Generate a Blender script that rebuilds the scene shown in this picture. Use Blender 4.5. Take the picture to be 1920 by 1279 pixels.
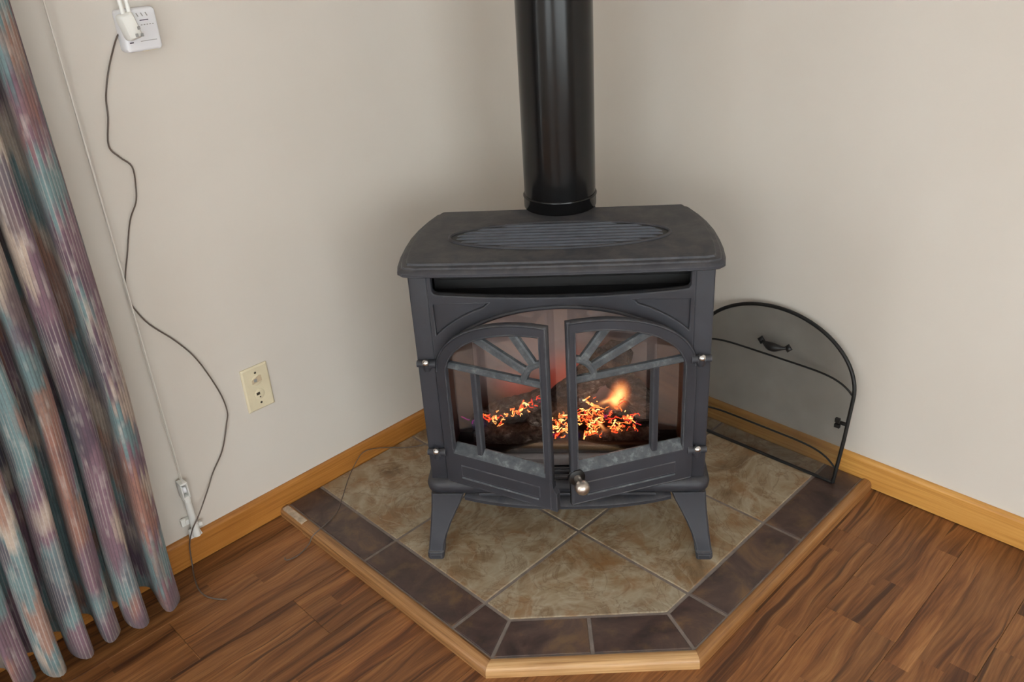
import bpy, bmesh, math, random
from mathutils import Vector, Matrix
import numpy as np
random.seed(7)
for o in list(bpy.data.objects): bpy.data.objects.remove(o)
SC = bpy.context.scene
COL = SC.collection
PI = math.pi

# ---------------------------------------------------------------- camera
cam_d = bpy.data.cameras.new('camera')
cam = bpy.data.objects.new('camera', cam_d); COL.objects.link(cam)
cam_d.sensor_fit = 'HORIZONTAL'; cam_d.sensor_width = 36.0
cam_d.lens = 1597.7 / 1920 * 36.0
cam_d.clip_start = 0.02
cam.location = (1.85139, 1.73856, 1.39306)
cam.rotation_euler = (1.090811, 0.057853, 2.353029)
SC.camera = cam

# ---------------------------------------------------------------- world: overcast daylight outside the windows
ROOM_X, ROOM_Y, ROOM_Z = 5.2, 4.8, 2.44
WIN1 = (2.55, 4.75, 0.06, 2.06)     # glazed door in the left wall (x0, x1, z0, z1)
WIN2 = (1.50, 4.95, 0.30, 2.20)     # window in the wall behind the camera
WIN3 = (2.00, 3.70, 0.30, 2.20)     # unseen window added in the far wall, lightens the shade beside the stove (y0, y1, z0, z1)
SKY_STRENGTH = 7.6
world = bpy.data.worlds.new('overcast_sky'); SC.world = world
world.use_nodes = True
bg = world.node_tree.nodes['Background']
bg.inputs['Color'].default_value = (0.92, 0.965, 1.0, 1)
bg.inputs['Strength'].default_value = SKY_STRENGTH
def portal(name, loc, rot, sx, sy):
    l = bpy.data.lights.new(name, 'AREA'); l.shape = 'RECTANGLE'; l.size = sx; l.size_y = sy
    l.cycles.is_portal = True
    o = bpy.data.objects.new(name, l); COL.objects.link(o); o.location = loc; o.rotation_euler = rot
    return o
portal('daylight_portal', ((WIN1[0]+WIN1[1])/2, -0.13, (WIN1[2]+WIN1[3])/2), (PI/2, 0, PI), WIN1[1]-WIN1[0], WIN1[3]-WIN1[2])
portal('daylight_portal', ((WIN2[0]+WIN2[1])/2, ROOM_Y+0.13, (WIN2[2]+WIN2[3])/2), (PI/2, 0, 0), WIN2[1]-WIN2[0], WIN2[3]-WIN2[2])
portal('daylight_portal', (ROOM_X+0.13, (WIN3[0]+WIN3[1])/2, (WIN3[2]+WIN3[3])/2), (PI/2, 0, -PI/2), WIN3[1]-WIN3[0], WIN3[3]-WIN3[2])
vs = SC.view_settings
vs.view_transform = 'Standard'; vs.look = 'None'; vs.gamma = 1.0; vs.use_curve_mapping = False
vs.exposure = 0.0

# ---------------------------------------------------------------- material helpers
def srgb(r, g, b):
    f = lambda c: (c/255/12.92) if c/255 <= 0.04045 else ((c/255+0.055)/1.055)**2.4
    return (f(r), f(g), f(b), 1)
class NT:
    def __init__(s, name):
        s.m = bpy.data.materials.new(name); s.m.use_nodes = True
        s.t = s.m.node_tree; s.t.nodes.clear()
        s.out = s.n('ShaderNodeOutputMaterial')
    def n(s, typ, **kw):
        nd = s.t.nodes.new(typ)
        for k, v in kw.items():
            if k == 'i':
                for kk, vv in v.items():
                    if hasattr(vv, 'is_linked'): s.t.links.new(vv, nd.inputs[kk])
                    else: nd.inputs[kk].default_value = vv
            else: setattr(nd, k, v)
        return nd
    def math(s, op, a, b=0.0, c=0.0):
        return s.n('ShaderNodeMath', operation=op, i={0: a, 1: b, 2: c}).outputs[0]
    def mix(s, fac, a, b, mode='MIX'):
        nd = s.n('ShaderNodeMix', data_type='RGBA', blend_type=mode, clamp_factor=True)
        for k, v in ((0, fac), (6, a), (7, b)):
            if hasattr(v, 'is_linked'): s.t.links.new(v, nd.inputs[k])
            else: nd.inputs[k].default_value = v
        return nd.outputs[2]
    def noise(s, vec, scale=5, detail=4, rough=0.55, dist=0.0, dim='3D', w=None):
        i = {'Scale': scale, 'Detail': detail, 'Roughness': rough, 'Distortion': dist}
        if vec is not None: i['Vector'] = vec
        nd = s.n('ShaderNodeTexNoise', noise_dimensions=dim, i=i)
        if w is not None:
            if hasattr(w, 'is_linked'): s.t.links.new(w, nd.inputs['W'])
            else: nd.inputs['W'].default_value = w
        return nd.outputs['Fac']
    def ramp(s, fac, stops, interp='LINEAR'):
        nd = s.n('ShaderNodeValToRGB', i={0: fac}); r = nd.color_ramp; r.interpolation = interp
        while len(r.elements) < len(stops): r.elements.new(0.5)
        for e, (p, c) in zip(r.elements, stops): e.position = p; e.color = c if len(c) == 4 else (*c, 1)
        return nd.outputs[0]
    def mapr(s, v, a, b, c=0.0, d=1.0):
        return s.n('ShaderNodeMapRange', i={0: v, 1: a, 2: b, 3: c, 4: d}).outputs[0]
    def coord(s, kind='Object'): return s.n('ShaderNodeTexCoord').outputs[kind]
    def mapping(s, vec, scale=(1,1,1), loc=(0,0,0), rot=(0,0,0)):
        return s.n('ShaderNodeMapping', i={'Vector': vec, 'Scale': scale, 'Location': loc, 'Rotation': rot}).outputs[0]
    def rand(s): return s.n('ShaderNodeObjectInfo').outputs['Random']
    def bump(s, h, strength=0.3, dist=0.01):
        return s.n('ShaderNodeBump', i={'Height': h, 'Strength': strength, 'Distance': dist}).outputs[0]
    def bsdf(s, **i):
        nd = s.n('ShaderNodeBsdfPrincipled', i={k.replace('_', ' '): v for k, v in i.items()})
        s.t.links.new(nd.outputs[0], s.out.inputs[0]); return nd
    def link(s, a, b): s.t.links.new(a, b)
def randvec(nt, amp=37.0):
    r = nt.rand()
    return nt.n('ShaderNodeCombineXYZ', i={0: nt.math('MULTIPLY', r, amp), 1: nt.math('MULTIPLY', r, amp*1.7), 2: nt.math('MULTIPLY', r, amp*0.6)}).outputs[0]
def vadd(nt, a, b): return nt.n('ShaderNodeVectorMath', operation='ADD', i={0: a, 1: b}).outputs[0]

MAT = {}
def simple(name, col, rough=0.5, metal=0.0, noise_amt=0.08, noise_scale=30, bump=0.0, spec=0.5):
    t = NT(name); c = t.coord()
    n = t.noise(c, noise_scale, 4)
    dark = tuple(x*(1-noise_amt*2) for x in col[:3]) + (1,)
    lite = tuple(min(1, x*(1+noise_amt*2)) for x in col[:3]) + (1,)
    i = dict(Base_Color=t.ramp(n, [(0.3, dark), (0.7, lite)]), Roughness=rough, Metallic=metal)
    b = t.bsdf(**i); b.inputs['Specular IOR Level'].default_value = spec
    if bump: t.link(t.bump(t.noise(c, noise_scale*6, 3), bump, 0.002), b.inputs['Normal'])
    MAT[name] = t.m; return t.m

# painted wall: warm greige with faint roller texture
def wall_mat():
    t = NT('wall_paint'); c = t.coord()
    n = t.noise(c, 2.2, 3)
    col = t.ramp(n, [(0.3, srgb(209, 201, 191)), (0.7, srgb(213, 206, 197))])
    b = t.bsdf(Base_Color=col, Roughness=0.62)
    b.inputs['Specular IOR Level'].default_value = 0.25
    t.link(t.bump(t.noise(c, 260, 3), 0.12, 0.001), b.inputs['Normal'])
    MAT['wall'] = t.m
wall_mat()
simple('ceiling', srgb(244, 243, 240), 0.9, 0, 0.01, 8)
simple('white_plastic', srgb(232, 231, 226), 0.35, 0, 0.015, 20)
simple('window_white', srgb(225, 225, 222), 0.4, 0, 0.01, 10)
simple('device_white', srgb(236, 236, 240), 0.4, 0, 0.01, 20)
simple('print_dark', srgb(70, 62, 80), 0.6, 0, 0.05, 20)
simple('print_grey', srgb(150, 148, 145), 0.6, 0, 0.05, 20)
simple('ivory', srgb(222, 210, 180), 0.4, 0, 0.02, 30)
simple('ivory_dull', srgb(200, 180, 150), 0.5, 0, 0.06, 80)
simple('hole_dark', srgb(58, 48, 38), 0.7, 0, 0.05, 30)
simple('wire_brown', srgb(96, 84, 76), 0.5, 0, 0.08, 60)
simple('cord_white', srgb(214, 208, 198), 0.6, 0, 0.02, 60)
simple('black_metal', srgb(28, 27, 27), 0.45, 0.3, 0.15, 40)
simple('black_inside', srgb(24, 23, 24), 0.7, 0, 0.1, 20)
simple('chrome', srgb(200, 198, 196), 0.22, 1.0, 0.03, 40)
simple('knob_nickel', srgb(206, 196, 186), 0.34, 1.0, 0.04, 25)
simple('grey_ledge', srgb(118, 112, 112), 0.6, 0, 0.06, 30)
simple('grout', srgb(130, 119, 112), 0.9, 0, 0.08, 60)
simple('grout_dark', srgb(112, 106, 100), 0.9, 0, 0.08, 60)
simple('iron_slat', srgb(78, 83, 93), 0.5, 0, 0.08, 40)
simple('pale_strip', srgb(186, 168, 146), 0.6, 0, 0.14, 70)
simple('rod_brown', srgb(120, 96, 70), 0.4, 0.4, 0.05, 30)

def cast_iron():
    t = NT('cast_iron'); c = t.coord()
    n1 = t.noise(c, 9, 5, 0.6); n2 = t.noise(c, 60, 4, 0.6); n3 = t.noise(c, 24, 5, 0.65, 0.5)
    geo = t.n('ShaderNodeNewGeometry').outputs['Normal']
    up = t.n('ShaderNodeSeparateXYZ', i={0: geo}).outputs[2]
    dust = t.math('MULTIPLY', t.mapr(up, 0.25, 0.95), t.mapr(n3, 0.36, 0.66, 0.05, 1.0))
    base = t.ramp(n1, [(0.3, srgb(42, 43, 49)), (0.7, srgb(53, 54, 61))])
    dustc = t.mix(n2, srgb(70, 66, 64), srgb(100, 95, 92))
    col = t.mix(t.math('MULTIPLY', dust, 0.55), base, dustc)
    # wear along the cast edges
    bv = t.n('ShaderNodeBevel', samples=4, i={'Radius': 0.0035}).outputs[0]
    dt = t.n('ShaderNodeVectorMath', operation='DOT_PRODUCT', i={0: bv, 1: geo}).outputs['Value']
    edge = t.math('MULTIPLY', t.mapr(dt, 0.985, 0.86, 0.0, 1.0), t.mapr(n3, 0.36, 0.6, 0.15, 1.0))
    col = t.mix(t.math('MULTIPLY', edge, 0.5), col, srgb(132, 134, 138))
    b = t.bsdf(Base_Color=col, Roughness=t.mapr(n1, 0.3, 0.7, 0.46, 0.6), Metallic=0.0)
    b.inputs['Specular IOR Level'].default_value = 0.45
    t.link(t.bump(t.noise(c, 300, 3), 0.12, 0.001), b.inputs['Normal'])
    MAT['iron'] = t.m
cast_iron()
def iron_worn():
    t = NT('worn_cast_iron'); c = t.coord()
    n = t.noise(c, 46, 5, 0.7)
    col = t.ramp(n, [(0.3, srgb(58, 62, 67)), (0.54, srgb(80, 84, 88)), (0.78, srgb(134, 138, 140))])
    b = t.bsdf(Base_Color=col, Roughness=0.5)
    t.link(t.bump(t.noise(c, 300, 3), 0.2, 0.001), b.inputs['Normal'])
    MAT['iron_worn'] = t.m
iron_worn()
def pipe_mat():
    t = NT('black_pipe_paint'); c = t.coord()
    n = t.noise(c, 25, 4)
    b = t.bsdf(Base_Color=t.ramp(n, [(0.3, srgb(15, 15, 16)), (0.7, srgb(21, 20, 20))]), Roughness=0.2)
    b.inputs['Specular IOR Level'].default_value = 0.32
    MAT['pipe'] = t.m
pipe_mat()

# floor planks: dark acacia laminate, three printed strips across each plank, grain along x
def plank_mat():
    t = NT('acacia_laminate')
    c = t.coord('Object')
    sp = t.n('ShaderNodeSeparateXYZ', i={0: c})
    x, y = sp.outputs[0], sp.outputs[1]
    r = t.rand()
    strip = t.math('FLOOR', t.math('DIVIDE', y, 0.05))
    wn = t.n('ShaderNodeTexWhiteNoise', noise_dimensions='2D', i={0: t.n('ShaderNodeCombineXYZ', i={0: strip, 1: t.math('MULTIPLY', r, 91.0)}).outputs[0]}).outputs[0]
    cell = t.math('FLOOR', t.math('DIVIDE', t.math('ADD', x, t.math('MULTIPLY', wn, 3.0)), 0.52))
    wn2 = t.n('ShaderNodeTexWhiteNoise', noise_dimensions='3D', i={0: t.n('ShaderNodeCombineXYZ', i={0: strip, 1: cell, 2: t.math('MULTIPLY', r, 57.0)}).outputs[0]}).outputs[0]
    seed = t.math('MULTIPLY', wn2, 40.0)
    # soft wavy grain
    cv = t.mapping(c, (1.1, 15.0, 1.0))
    wob = t.noise(t.mapping(c, (3.0, 7.0, 1.0)), 1.0, 2, 0.5, 0, '4D', seed)
    cv2 = vadd(t, cv, t.n('ShaderNodeCombineXYZ', i={1: t.math('MULTIPLY', wob, 1.1)}).outputs[0])
    g1 = t.noise(cv2, 1.6, 5, 0.62, 0.35, '4D', seed)
    g2 = t.noise(t.mapping(cv2, (2.2, 5.5, 1)), 2.2, 4, 0.6, 0.15, '4D', seed)
    g = t.math('ADD', t.math('MULTIPLY', g1, 0.68), t.math('MULTIPLY', g2, 0.32))
    col = t.ramp(g, [(0.30, srgb(52, 30, 18)), (0.41, srgb(98, 60, 34)), (0.49, srgb(132, 86, 49)), (0.58, srgb(156, 107, 64)), (0.70, srgb(184, 134, 84))])
    # dark mineral streaks
    st = t.noise(t.mapping(cv2, (0.5, 1.5, 1)), 2.6, 3, 0.5, 0.6, '4D', t.math('ADD', seed, 11.0))
    col = t.mix(t.mapr(st, 0.565, 0.66, 0.0, 0.8), col, srgb(58, 33, 21))
    tint = t.ramp(wn2, [(0.0, (0.70, 0.66, 0.66, 1)), (0.45, (0.95, 0.93, 0.92, 1)), (1.0, (1.18, 1.12, 1.06, 1))])
    col = t.mix(1.0, col, tint, 'MULTIPLY')
    fine = t.noise(t.mapping(c, (18, 420, 1)), 1.0, 3)
    col = t.mix(t.mapr(fine, 0.35, 0.7, 0.0, 0.28), col, srgb(66, 38, 24))
    b = t.bsdf(Base_Color=col, Roughness=t.mapr(g, 0.3, 0.7, 0.44, 0.36))
    b.inputs['Specular IOR Level'].default_value = 0.4
    t.link(t.bump(fine, 0.12, 0.0006), b.inputs['Normal'])
    MAT['plank'] = t.m
plank_mat()

def oak(name, a, bcol, c3, along='X', rough=0.38):
    t = NT(name); c = t.coord('Object')
    sc = {'X': (3, 170, 170), 'Y': (170, 3, 170), 'D': (170, 3, 170)}[along]
    rot = (0, 0, -PI/4) if along == 'D' else (0, 0, 0)
    cv = t.mapping(c, sc, rot=rot) if along != 'D' else t.mapping(t.mapping(c, (1, 1, 1), rot=rot), (170, 3, 170))
    n = t.noise(cv, 1.0, 5, 0.65, 0.5)
    n2 = t.noise(c, 7, 3)
    col = t.ramp(n, [(0.28, a), (0.5, bcol), (0.72, c3)])
    col = t.mix(t.mapr(n2, 0.4, 0.75, 0, 0.35), col, a)
    b = t.bsdf(Base_Color=col, Roughness=rough)
    t.link(t.bump(n, 0.1, 0.0008), b.inputs['Normal'])
    MAT[name] = t.m
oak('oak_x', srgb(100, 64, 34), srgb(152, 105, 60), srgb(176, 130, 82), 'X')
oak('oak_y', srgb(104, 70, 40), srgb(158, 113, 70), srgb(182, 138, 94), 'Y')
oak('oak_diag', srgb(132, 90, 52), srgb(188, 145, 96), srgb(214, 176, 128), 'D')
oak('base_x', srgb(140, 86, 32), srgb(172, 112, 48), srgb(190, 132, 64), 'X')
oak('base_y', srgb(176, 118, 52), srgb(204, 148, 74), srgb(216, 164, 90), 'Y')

def beige_tile():
    t = NT('beige_slate_tile'); c = vadd(t, t.coord(), randvec(t))
    n1 = t.noise(c, 5.5, 6, 0.62, 1.2); n2 = t.noise(c, 17, 5, 0.6, 0.8); n3 = t.noise(c, 3.2, 3, 0.5)
    col = t.ramp(n1, [(0.28, srgb(98, 74, 50)), (0.40, srgb(136, 114, 87)), (0.50, srgb(164, 148, 124)), (0.58, srgb(148, 129, 102)), (0.70, srgb(130, 92, 54))])
    col = t.mix(t.mapr(n2, 0.50, 0.64, 0, 0.65), col, srgb(136, 98, 60))
    col = t.mix(t.mapr(n3, 0.5, 0.7, 0, 0.5), col, srgb(158, 150, 132))
    vein = t.math('ABSOLUTE', t.math('SUBTRACT', t.noise(c, 7, 4, 0.5, 1.5), 0.5))
    col = t.mix(t.mapr(vein, 0.0, 0.03, 0.28, 0.0), col, srgb(188, 178, 158))
    crk = t.math('ABSOLUTE', t.math('SUBTRACT', t.noise(c, 4.5, 5, 0.6, 2.2), 0.5))
    col = t.mix(t.mapr(crk, 0.0, 0.02, 0.45, 0.0), col, srgb(104, 74, 46))
    b = t.bsdf(Base_Color=col, Roughness=t.mapr(n2, 0.3, 0.7, 0.42, 0.3))
    t.link(t.bump(t.math('ADD', n1, t.math('MULTIPLY', n2, 0.6)), 0.22, 0.004), b.inputs['Normal'])
    MAT['beige_tile'] = t.m
beige_tile()
def dark_tile():
    t = NT('dark_slate_tile'); c = vadd(t, t.coord(), randvec(t))
    n1 = t.noise(c, 8, 6, 0.62, 0.9); n2 = t.noise(c, 20, 5, 0.6)
    col = t.ramp(n1, [(0.30, srgb(46, 36, 35)), (0.45, srgb(70, 54, 50)), (0.56, srgb(86, 67, 59)), (0.68, srgb(116, 88, 62))])
    col = t.mix(t.mapr(n2, 0.54, 0.68, 0, 0.55), col, srgb(112, 88, 62))
    b = t.bsdf(Base_Color=col, Roughness=t.mapr(n2, 0.3, 0.7, 0.40, 0.28))
    t.link(t.bump(t.math('ADD', n1, t.math('MULTIPLY', n2, 0.5)), 0.22, 0.004), b.inputs['Normal'])
    MAT['dark_tile'] = t.m
dark_tile()

# curtain: woven ribs with ikat patches (uv = arc length, height, in metres)
def curtain_mat():
    t = NT('ikat_drape'); uv = t.n('ShaderNodeUVMap', uv_map='UVMap').outputs[0]
    sp = t.n('ShaderNodeSeparateXYZ', i={0: uv}); u, v = sp.outputs[0], sp.outputs[1]
    RW = 0.0075
    ri = t.math('FLOOR', t.math('DIVIDE', u, RW))
    wn = t.n('ShaderNodeTexWhiteNoise', noise_dimensions='1D', i={'W': ri}).outputs[0]
    vv = t.math('ADD', v, t.math('MULTIPLY', wn, 0.05))
    pv = t.n('ShaderNodeCombineXYZ', i={0: t.math('MULTIPLY', ri, RW*7.0), 1: t.math('MULTIPLY', vv, 4.2)}).outputs[0]
    A = t.noise(pv, 1.0, 1, 0.4); B = t.noise(vadd(t, pv, (31.0, 7.0, 3.0)), 1.2, 1, 0.4); Cn = t.noise(vadd(t, pv, (3.0, 57.0, 9.0)), 1.1, 1, 0.4)
    mauve, teal = srgb(124, 98, 108), srgb(110, 132, 134)
    col = t.mix(t.mapr(A, 0.47, 0.53), mauve, teal)
    col = t.mix(t.mapr(B, 0.55, 0.61, 0, 0.9), col, srgb(186, 168, 152))
    col = t.mix(t.mapr(Cn, 0.58, 0.64, 0, 0.8), col, srgb(156, 112, 94))
    col = t.mix(t.mapr(Cn, 0.42, 0.36, 0, 0.75), col, srgb(88, 72, 84))
    sv = t.n('ShaderNodeCombineXYZ', i={0: t.math('MULTIPLY', ri, 3.7), 1: t.math('MULTIPLY', v, 15.0)}).outputs[0]
    slub = t.noise(sv, 1.0, 2, 0.5)
    col = t.mix(t.mapr(slub, 0.58, 0.78, 0, 0.6), col, srgb(202, 192, 184))
    col = t.mix(t.mapr(slub, 0.44, 0.28, 0, 0.45), col, srgb(76, 68, 78))
    fr = t.math('FRACT', t.math('DIVIDE', u, RW))
    rib = t.math('PINGPONG', fr, 0.5)
    patch = t.mapr(t.noise(vadd(t, pv, (77.0, 5.0, 1.0)), 1.6, 1, 0.4), 0.40, 0.52)
    ribc = t.mix(patch, srgb(64, 58, 66), srgb(196, 186, 178))
    col = t.mix(t.mapr(rib, 0.0, 0.20, 0.5, 0.0), col, ribc)
    weave = t.noise(t.mapping(uv, (600, 160, 1)), 1.0, 2)
    col = t.mix(t.mapr(weave, 0.35, 0.7, 0, 0.2), col, srgb(60, 54, 60))
    b = t.bsdf(Base_Color=col, Roughness=0.9)
    b.inputs['Specular IOR Level'].default_value = 0.15
    b.inputs['Sheen Weight'].default_value = 0.1
    t.link(t.bump(rib, 0.5, 0.002), b.inputs['Normal'])
    MAT['curtain'] = t.m
curtain_mat()

def glass_mat():
    t = NT('fire_glass')
    fr = t.n('ShaderNodeFresnel', i={'IOR': 1.55}).outputs[0]
    tr = t.n('ShaderNodeBsdfTransparent', i={0: (0.93, 0.93, 0.93, 1)}).outputs[0]
    gl = t.n('ShaderNodeBsdfGlossy', i={'Color': (1, 1, 1, 1), 'Roughness': 0.03}).outputs[0]
    mx = t.n('ShaderNodeMixShader', i={0: t.math('MULTIPLY', fr, 1.45), 1: tr, 2: gl})
    t.link(mx.outputs[0], t.out.inputs[0]); MAT['fire_glass'] = t.m
    t = NT('window_glass')
    tr = t.n('ShaderNodeBsdfTransparent', i={0: (0.97, 0.98, 0.97, 1)}).outputs[0]
    gl = t.n('ShaderNodeBsdfGlossy', i={'Color': (1, 1, 1, 1), 'Roughness': 0.0}).outputs[0]
    mx = t.n('ShaderNodeMixShader', i={0: 0.05, 1: tr, 2: gl})
    t.link(mx.outputs[0], t.out.inputs[0]); MAT['window_glass'] = t.m
glass_mat()
def screen_mesh():
    t = NT('fine_wire_mesh'); c = t.coord()
    tr = t.n('ShaderNodeBsdfTransparent').outputs[0]
    df = t.n('ShaderNodeBsdfPrincipled', i={'Base Color': srgb(38, 36, 34), 'Roughness': 0.6}).outputs[0]
    n = t.noise(c, 14, 3)
    mx = t.n('ShaderNodeMixShader', i={0: t.mapr(n, 0.3, 0.7, 0.47, 0.53), 1: tr, 2: df})
    t.link(mx.outputs[0], t.out.inputs[0]); MAT['wire_mesh'] = t.m
screen_mesh()
def log_mat():
    t = NT('charred_log'); c = vadd(t, t.coord(), randvec(t))
    n1 = t.noise(t.mapping(c, (1, 1, 2.2)), 30, 6, 0.7, 0.8); n2 = t.noise(c, 90, 4, 0.6); n3 = t.noise(c, 9, 2)
    col = t.ramp(n1, [(0.34, srgb(30, 28, 27)), (0.46, srgb(76, 70, 66)), (0.57, srgb(120, 112, 104)), (0.67, srgb(196, 192, 184))])
    col = t.mix(t.mapr(n2, 0.5, 0.36, 0, 0.8), col, srgb(20, 18, 18))
    col = t.mix(t.mapr(n3, 0.4, 0.62, 0, 0.5), col, srgb(40, 36, 34))
    b = t.bsdf(Base_Color=col, Roughness=0.75)
    t.link(t.bump(t.math('ADD', n2, t.math('MULTIPLY', n1, 2.0)), 1.0, 0.008), b.inputs['Normal'])
    MAT['log'] = t.m
    t = NT('ash_bed'); c = t.coord()
    n1 = t.noise(c, 60, 5, 0.7)
    col = t.ramp(n1, [(0.42, srgb(22, 21, 22)), (0.6, srgb(52, 52, 52)), (0.74, srgb(150, 152, 148))])
    b = t.bsdf(Base_Color=col, Roughness=0.8)
    t.link(t.bump(n1, 0.8, 0.006), b.inputs['Normal']); MAT['ash'] = t.m
log_mat()
def ember_mat():
    t = NT('glowing_ember')
    a = t.n('ShaderNodeAttribute', attribute_name='glow').outputs['Fac']
    n = t.noise(t.coord(), 140, 3, 0.6)
    h = t.math('ADD', t.math('MULTIPLY', n, 0.6), t.math('SUBTRACT', a, 0.3))
    col = t.ramp(h, [(0.0, (0.40, 0.03, 0.30, 1)), (0.14, (0.8, 0.03, 0.03, 1)), (0.42, (1.0, 0.07, 0.02, 1)), (0.70, (1.0, 0.22, 0.04, 1)), (1.0, (1.0, 0.58, 0.18, 1))])
    st = t.mapr(h, 0.0, 1.0, 0.5, 3.6)
    em = t.n('ShaderNodeEmission', i={0: col, 1: st})
    t.link(em.outputs[0], t.out.inputs[0]); MAT['ember'] = t.m
ember_mat()
def flame_mat():
    t = NT('flame_gas'); cc = t.coord('Object')
    ln = t.n('ShaderNodeVectorMath', operation='LENGTH', i={0: cc}).outputs['Value']
    f = t.mapr(ln, 1.0, 0.1, 0.0, 1.0)
    f2 = t.math('POWER', f, 1.6)
    col = t.ramp(f2, [(0.0, (1.0, 0.16, 0.03, 1)), (0.3, (1.0, 0.34, 0.08, 1)), (0.8, (1.0, 0.62, 0.22, 1))])
    em = t.n('ShaderNodeEmission', i={0: col, 1: t.math('MULTIPLY', f2, 190.0)})
    t.link(em.outputs[0], t.out.inputs['Volume']); MAT['flame'] = t.m
    t = NT('blue_flame_gas'); cc = t.coord('Object')
    ln = t.n('ShaderNodeVectorMath', operation='LENGTH', i={0: cc}).outputs['Value']
    f = t.mapr(ln, 1.0, 0.1, 0.0, 1.0)
    em = t.n('ShaderNodeEmission', i={0: (0.16, 0.14, 1.0, 1), 1: t.math('MULTIPLY', f, 7.0)})
    t.link(em.outputs[0], t.out.inputs['Volume']); MAT['flame_blue'] = t.m
    t = NT('red_flame_gas'); cc = t.coord('Object')  # red haze around the embers, put in as a glowing volume
    ln = t.n('ShaderNodeVectorMath', operation='LENGTH', i={0: cc}).outputs['Value']
    f = t.mapr(ln, 1.0, 0.0, 0.0, 1.0)
    em = t.n('ShaderNodeEmission', i={0: (1.0, 0.12, 0.06, 1), 1: t.math('MULTIPLY', t.math('POWER', f, 1.5), 9.0)})
    t.link(em.outputs[0], t.out.inputs['Volume']); MAT['flame_red'] = t.m
flame_mat()
simple('screen_back', srgb(172, 158, 154), 0.55, 0, 0.05, 12)
simple('firebox_side', srgb(124, 108, 98), 0.6, 0, 0.08, 12)

# ---------------------------------------------------------------- mesh helpers
def tag(o, label=None, cat=None, group=None, kind=None):
    if label: o['label'] = label
    if cat: o['category'] = cat
    if group: o['group'] = group
    if kind: o['kind'] = kind
    return o
def empty(name, loc=(0, 0, 0), rz=0.0):
    o = bpy.data.objects.new(name, None); COL.objects.link(o)
    o.location = loc; o.rotation_euler = (0, 0, rz); o.empty_display_size = 0.05
    return o
def link_mesh(name, me, mat, parent=None):
    o = bpy.data.objects.new(name, me); COL.objects.link(o)
    if mat is not None:
        me.materials.clear(); me.materials.append(MAT[mat])
    if parent is not None: o.parent = parent
    return o
def obj(name, bm, mat, parent=None, smooth=None, flipy=False):
    if flipy:
        for v in bm.verts: v.co.y = -v.co.y
    bmesh.ops.recalc_face_normals(bm, faces=bm.faces)
    me = bpy.data.meshes.new(name); 
    if smooth is not None:
        for f in bm.faces: f.smooth = True
    bm.to_mesh(me); bm.free()
    if smooth is not None:
        try: me.set_sharp_from_angle(angle=math.radians(smooth))
        except Exception: pass
    return link_mesh(name, me, mat, parent)
def BM(): return bmesh.new()
def box(bm, x0, x1, y0, y1, z0, z1, bev=0.0, seg=2):
    r = bmesh.ops.create_cube(bm, size=1.0)
    vs_ = r['verts']
    for v in vs_:
        v.co = Vector(((x0+x1)/2 + v.co.x*(x1-x0), (y0+y1)/2 + v.co.y*(y1-y0), (z0+z1)/2 + v.co.z*(z1-z0)))
    if bev:
        es = list({e for v in vs_ for e in v.link_edges})
        bmesh.ops.bevel(bm, geom=es, offset=bev, segments=seg, profile=0.5, affect='EDGES')
def frame_of(d):
    d = d.normalized(); a = Vector((0, 0, 1)) if abs(d.z) < 0.9 else Vector((1, 0, 0))
    p = d.cross(a).normalized(); q = d.cross(p).normalized(); return p, q
def tube(bm, pts, r, n=8, cap=True):
    pts = [Vector(p) for p in pts]; rs = r if isinstance(r, (list, tuple)) else [r]*len(pts)
    rings = []; p = q = None
    for i, c in enumerate(pts):
        d = (pts[min(i+1, len(pts)-1)] - pts[max(i-1, 0)])
        if d.length < 1e-9: d = Vector((0, 0, 1))
        if p is None: p, q = frame_of(d)
        else:
            dn = d.normalized(); p = (p - dn*p.dot(dn)).normalized(); q = dn.cross(p)
        rings.append([bm.verts.new(c + (p*math.cos(2*PI*k/n) + q*math.sin(2*PI*k/n))*rs[i]) for k in range(n)])
    for a, b in zip(rings, rings[1:]):
        for k in range(n): bm.faces.new((a[k], a[(k+1) % n], b[(k+1) % n], b[k]))
    if cap:
        bm.faces.new(rings[0][::-1]); bm.faces.new(rings[-1])
def lathe(bm, prof, n=24, M=None):
    M = M or Matrix.Identity(4); rings = []
    for r, z in prof:
        if r < 1e-6: rings.append([bm.verts.new(M @ Vector((0, 0, z)))])
        else: rings.append([bm.verts.new(M @ Vector((r*math.cos(2*PI*k/n), r*math.sin(2*PI*k/n), z))) for k in range(n)])
    for a, b in zip(rings, rings[1:]):
        for k in range(n):
            if len(a) == 1 and len(b) == 1: continue
            if len(a) == 1: bm.faces.new((a[0], b[k], b[(k+1) % n]))
            elif len(b) == 1: bm.faces.new((a[k], a[(k+1) % n], b[0]))
            else: bm.faces.new((a[k], a[(k+1) % n], b[(k+1) % n], b[k]))
    for e, rv in ((rings[0], True), (rings[-1], False)):
        if len(e) > 2: bm.faces.new(e[::-1] if rv else e)
def align(loc, d):
    d = Vector(d).normalized(); p, q = frame_of(d)
    return Matrix.Translation(Vector(loc)) @ Matrix((p, q, d)).transposed().to_4x4()
def loft(bm, rings, cap=True):
    R = [[bm.verts.new(Vector(p)) for p in r] for r in rings]; n = len(R[0])
    for a, b in zip(R, R[1:]):
        for k in range(n): bm.faces.new((a[k], a[(k+1) % n], b[(k+1) % n], b[k]))
    if cap: bm.faces.new(R[0][::-1]); bm.faces.new(R[-1])
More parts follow.
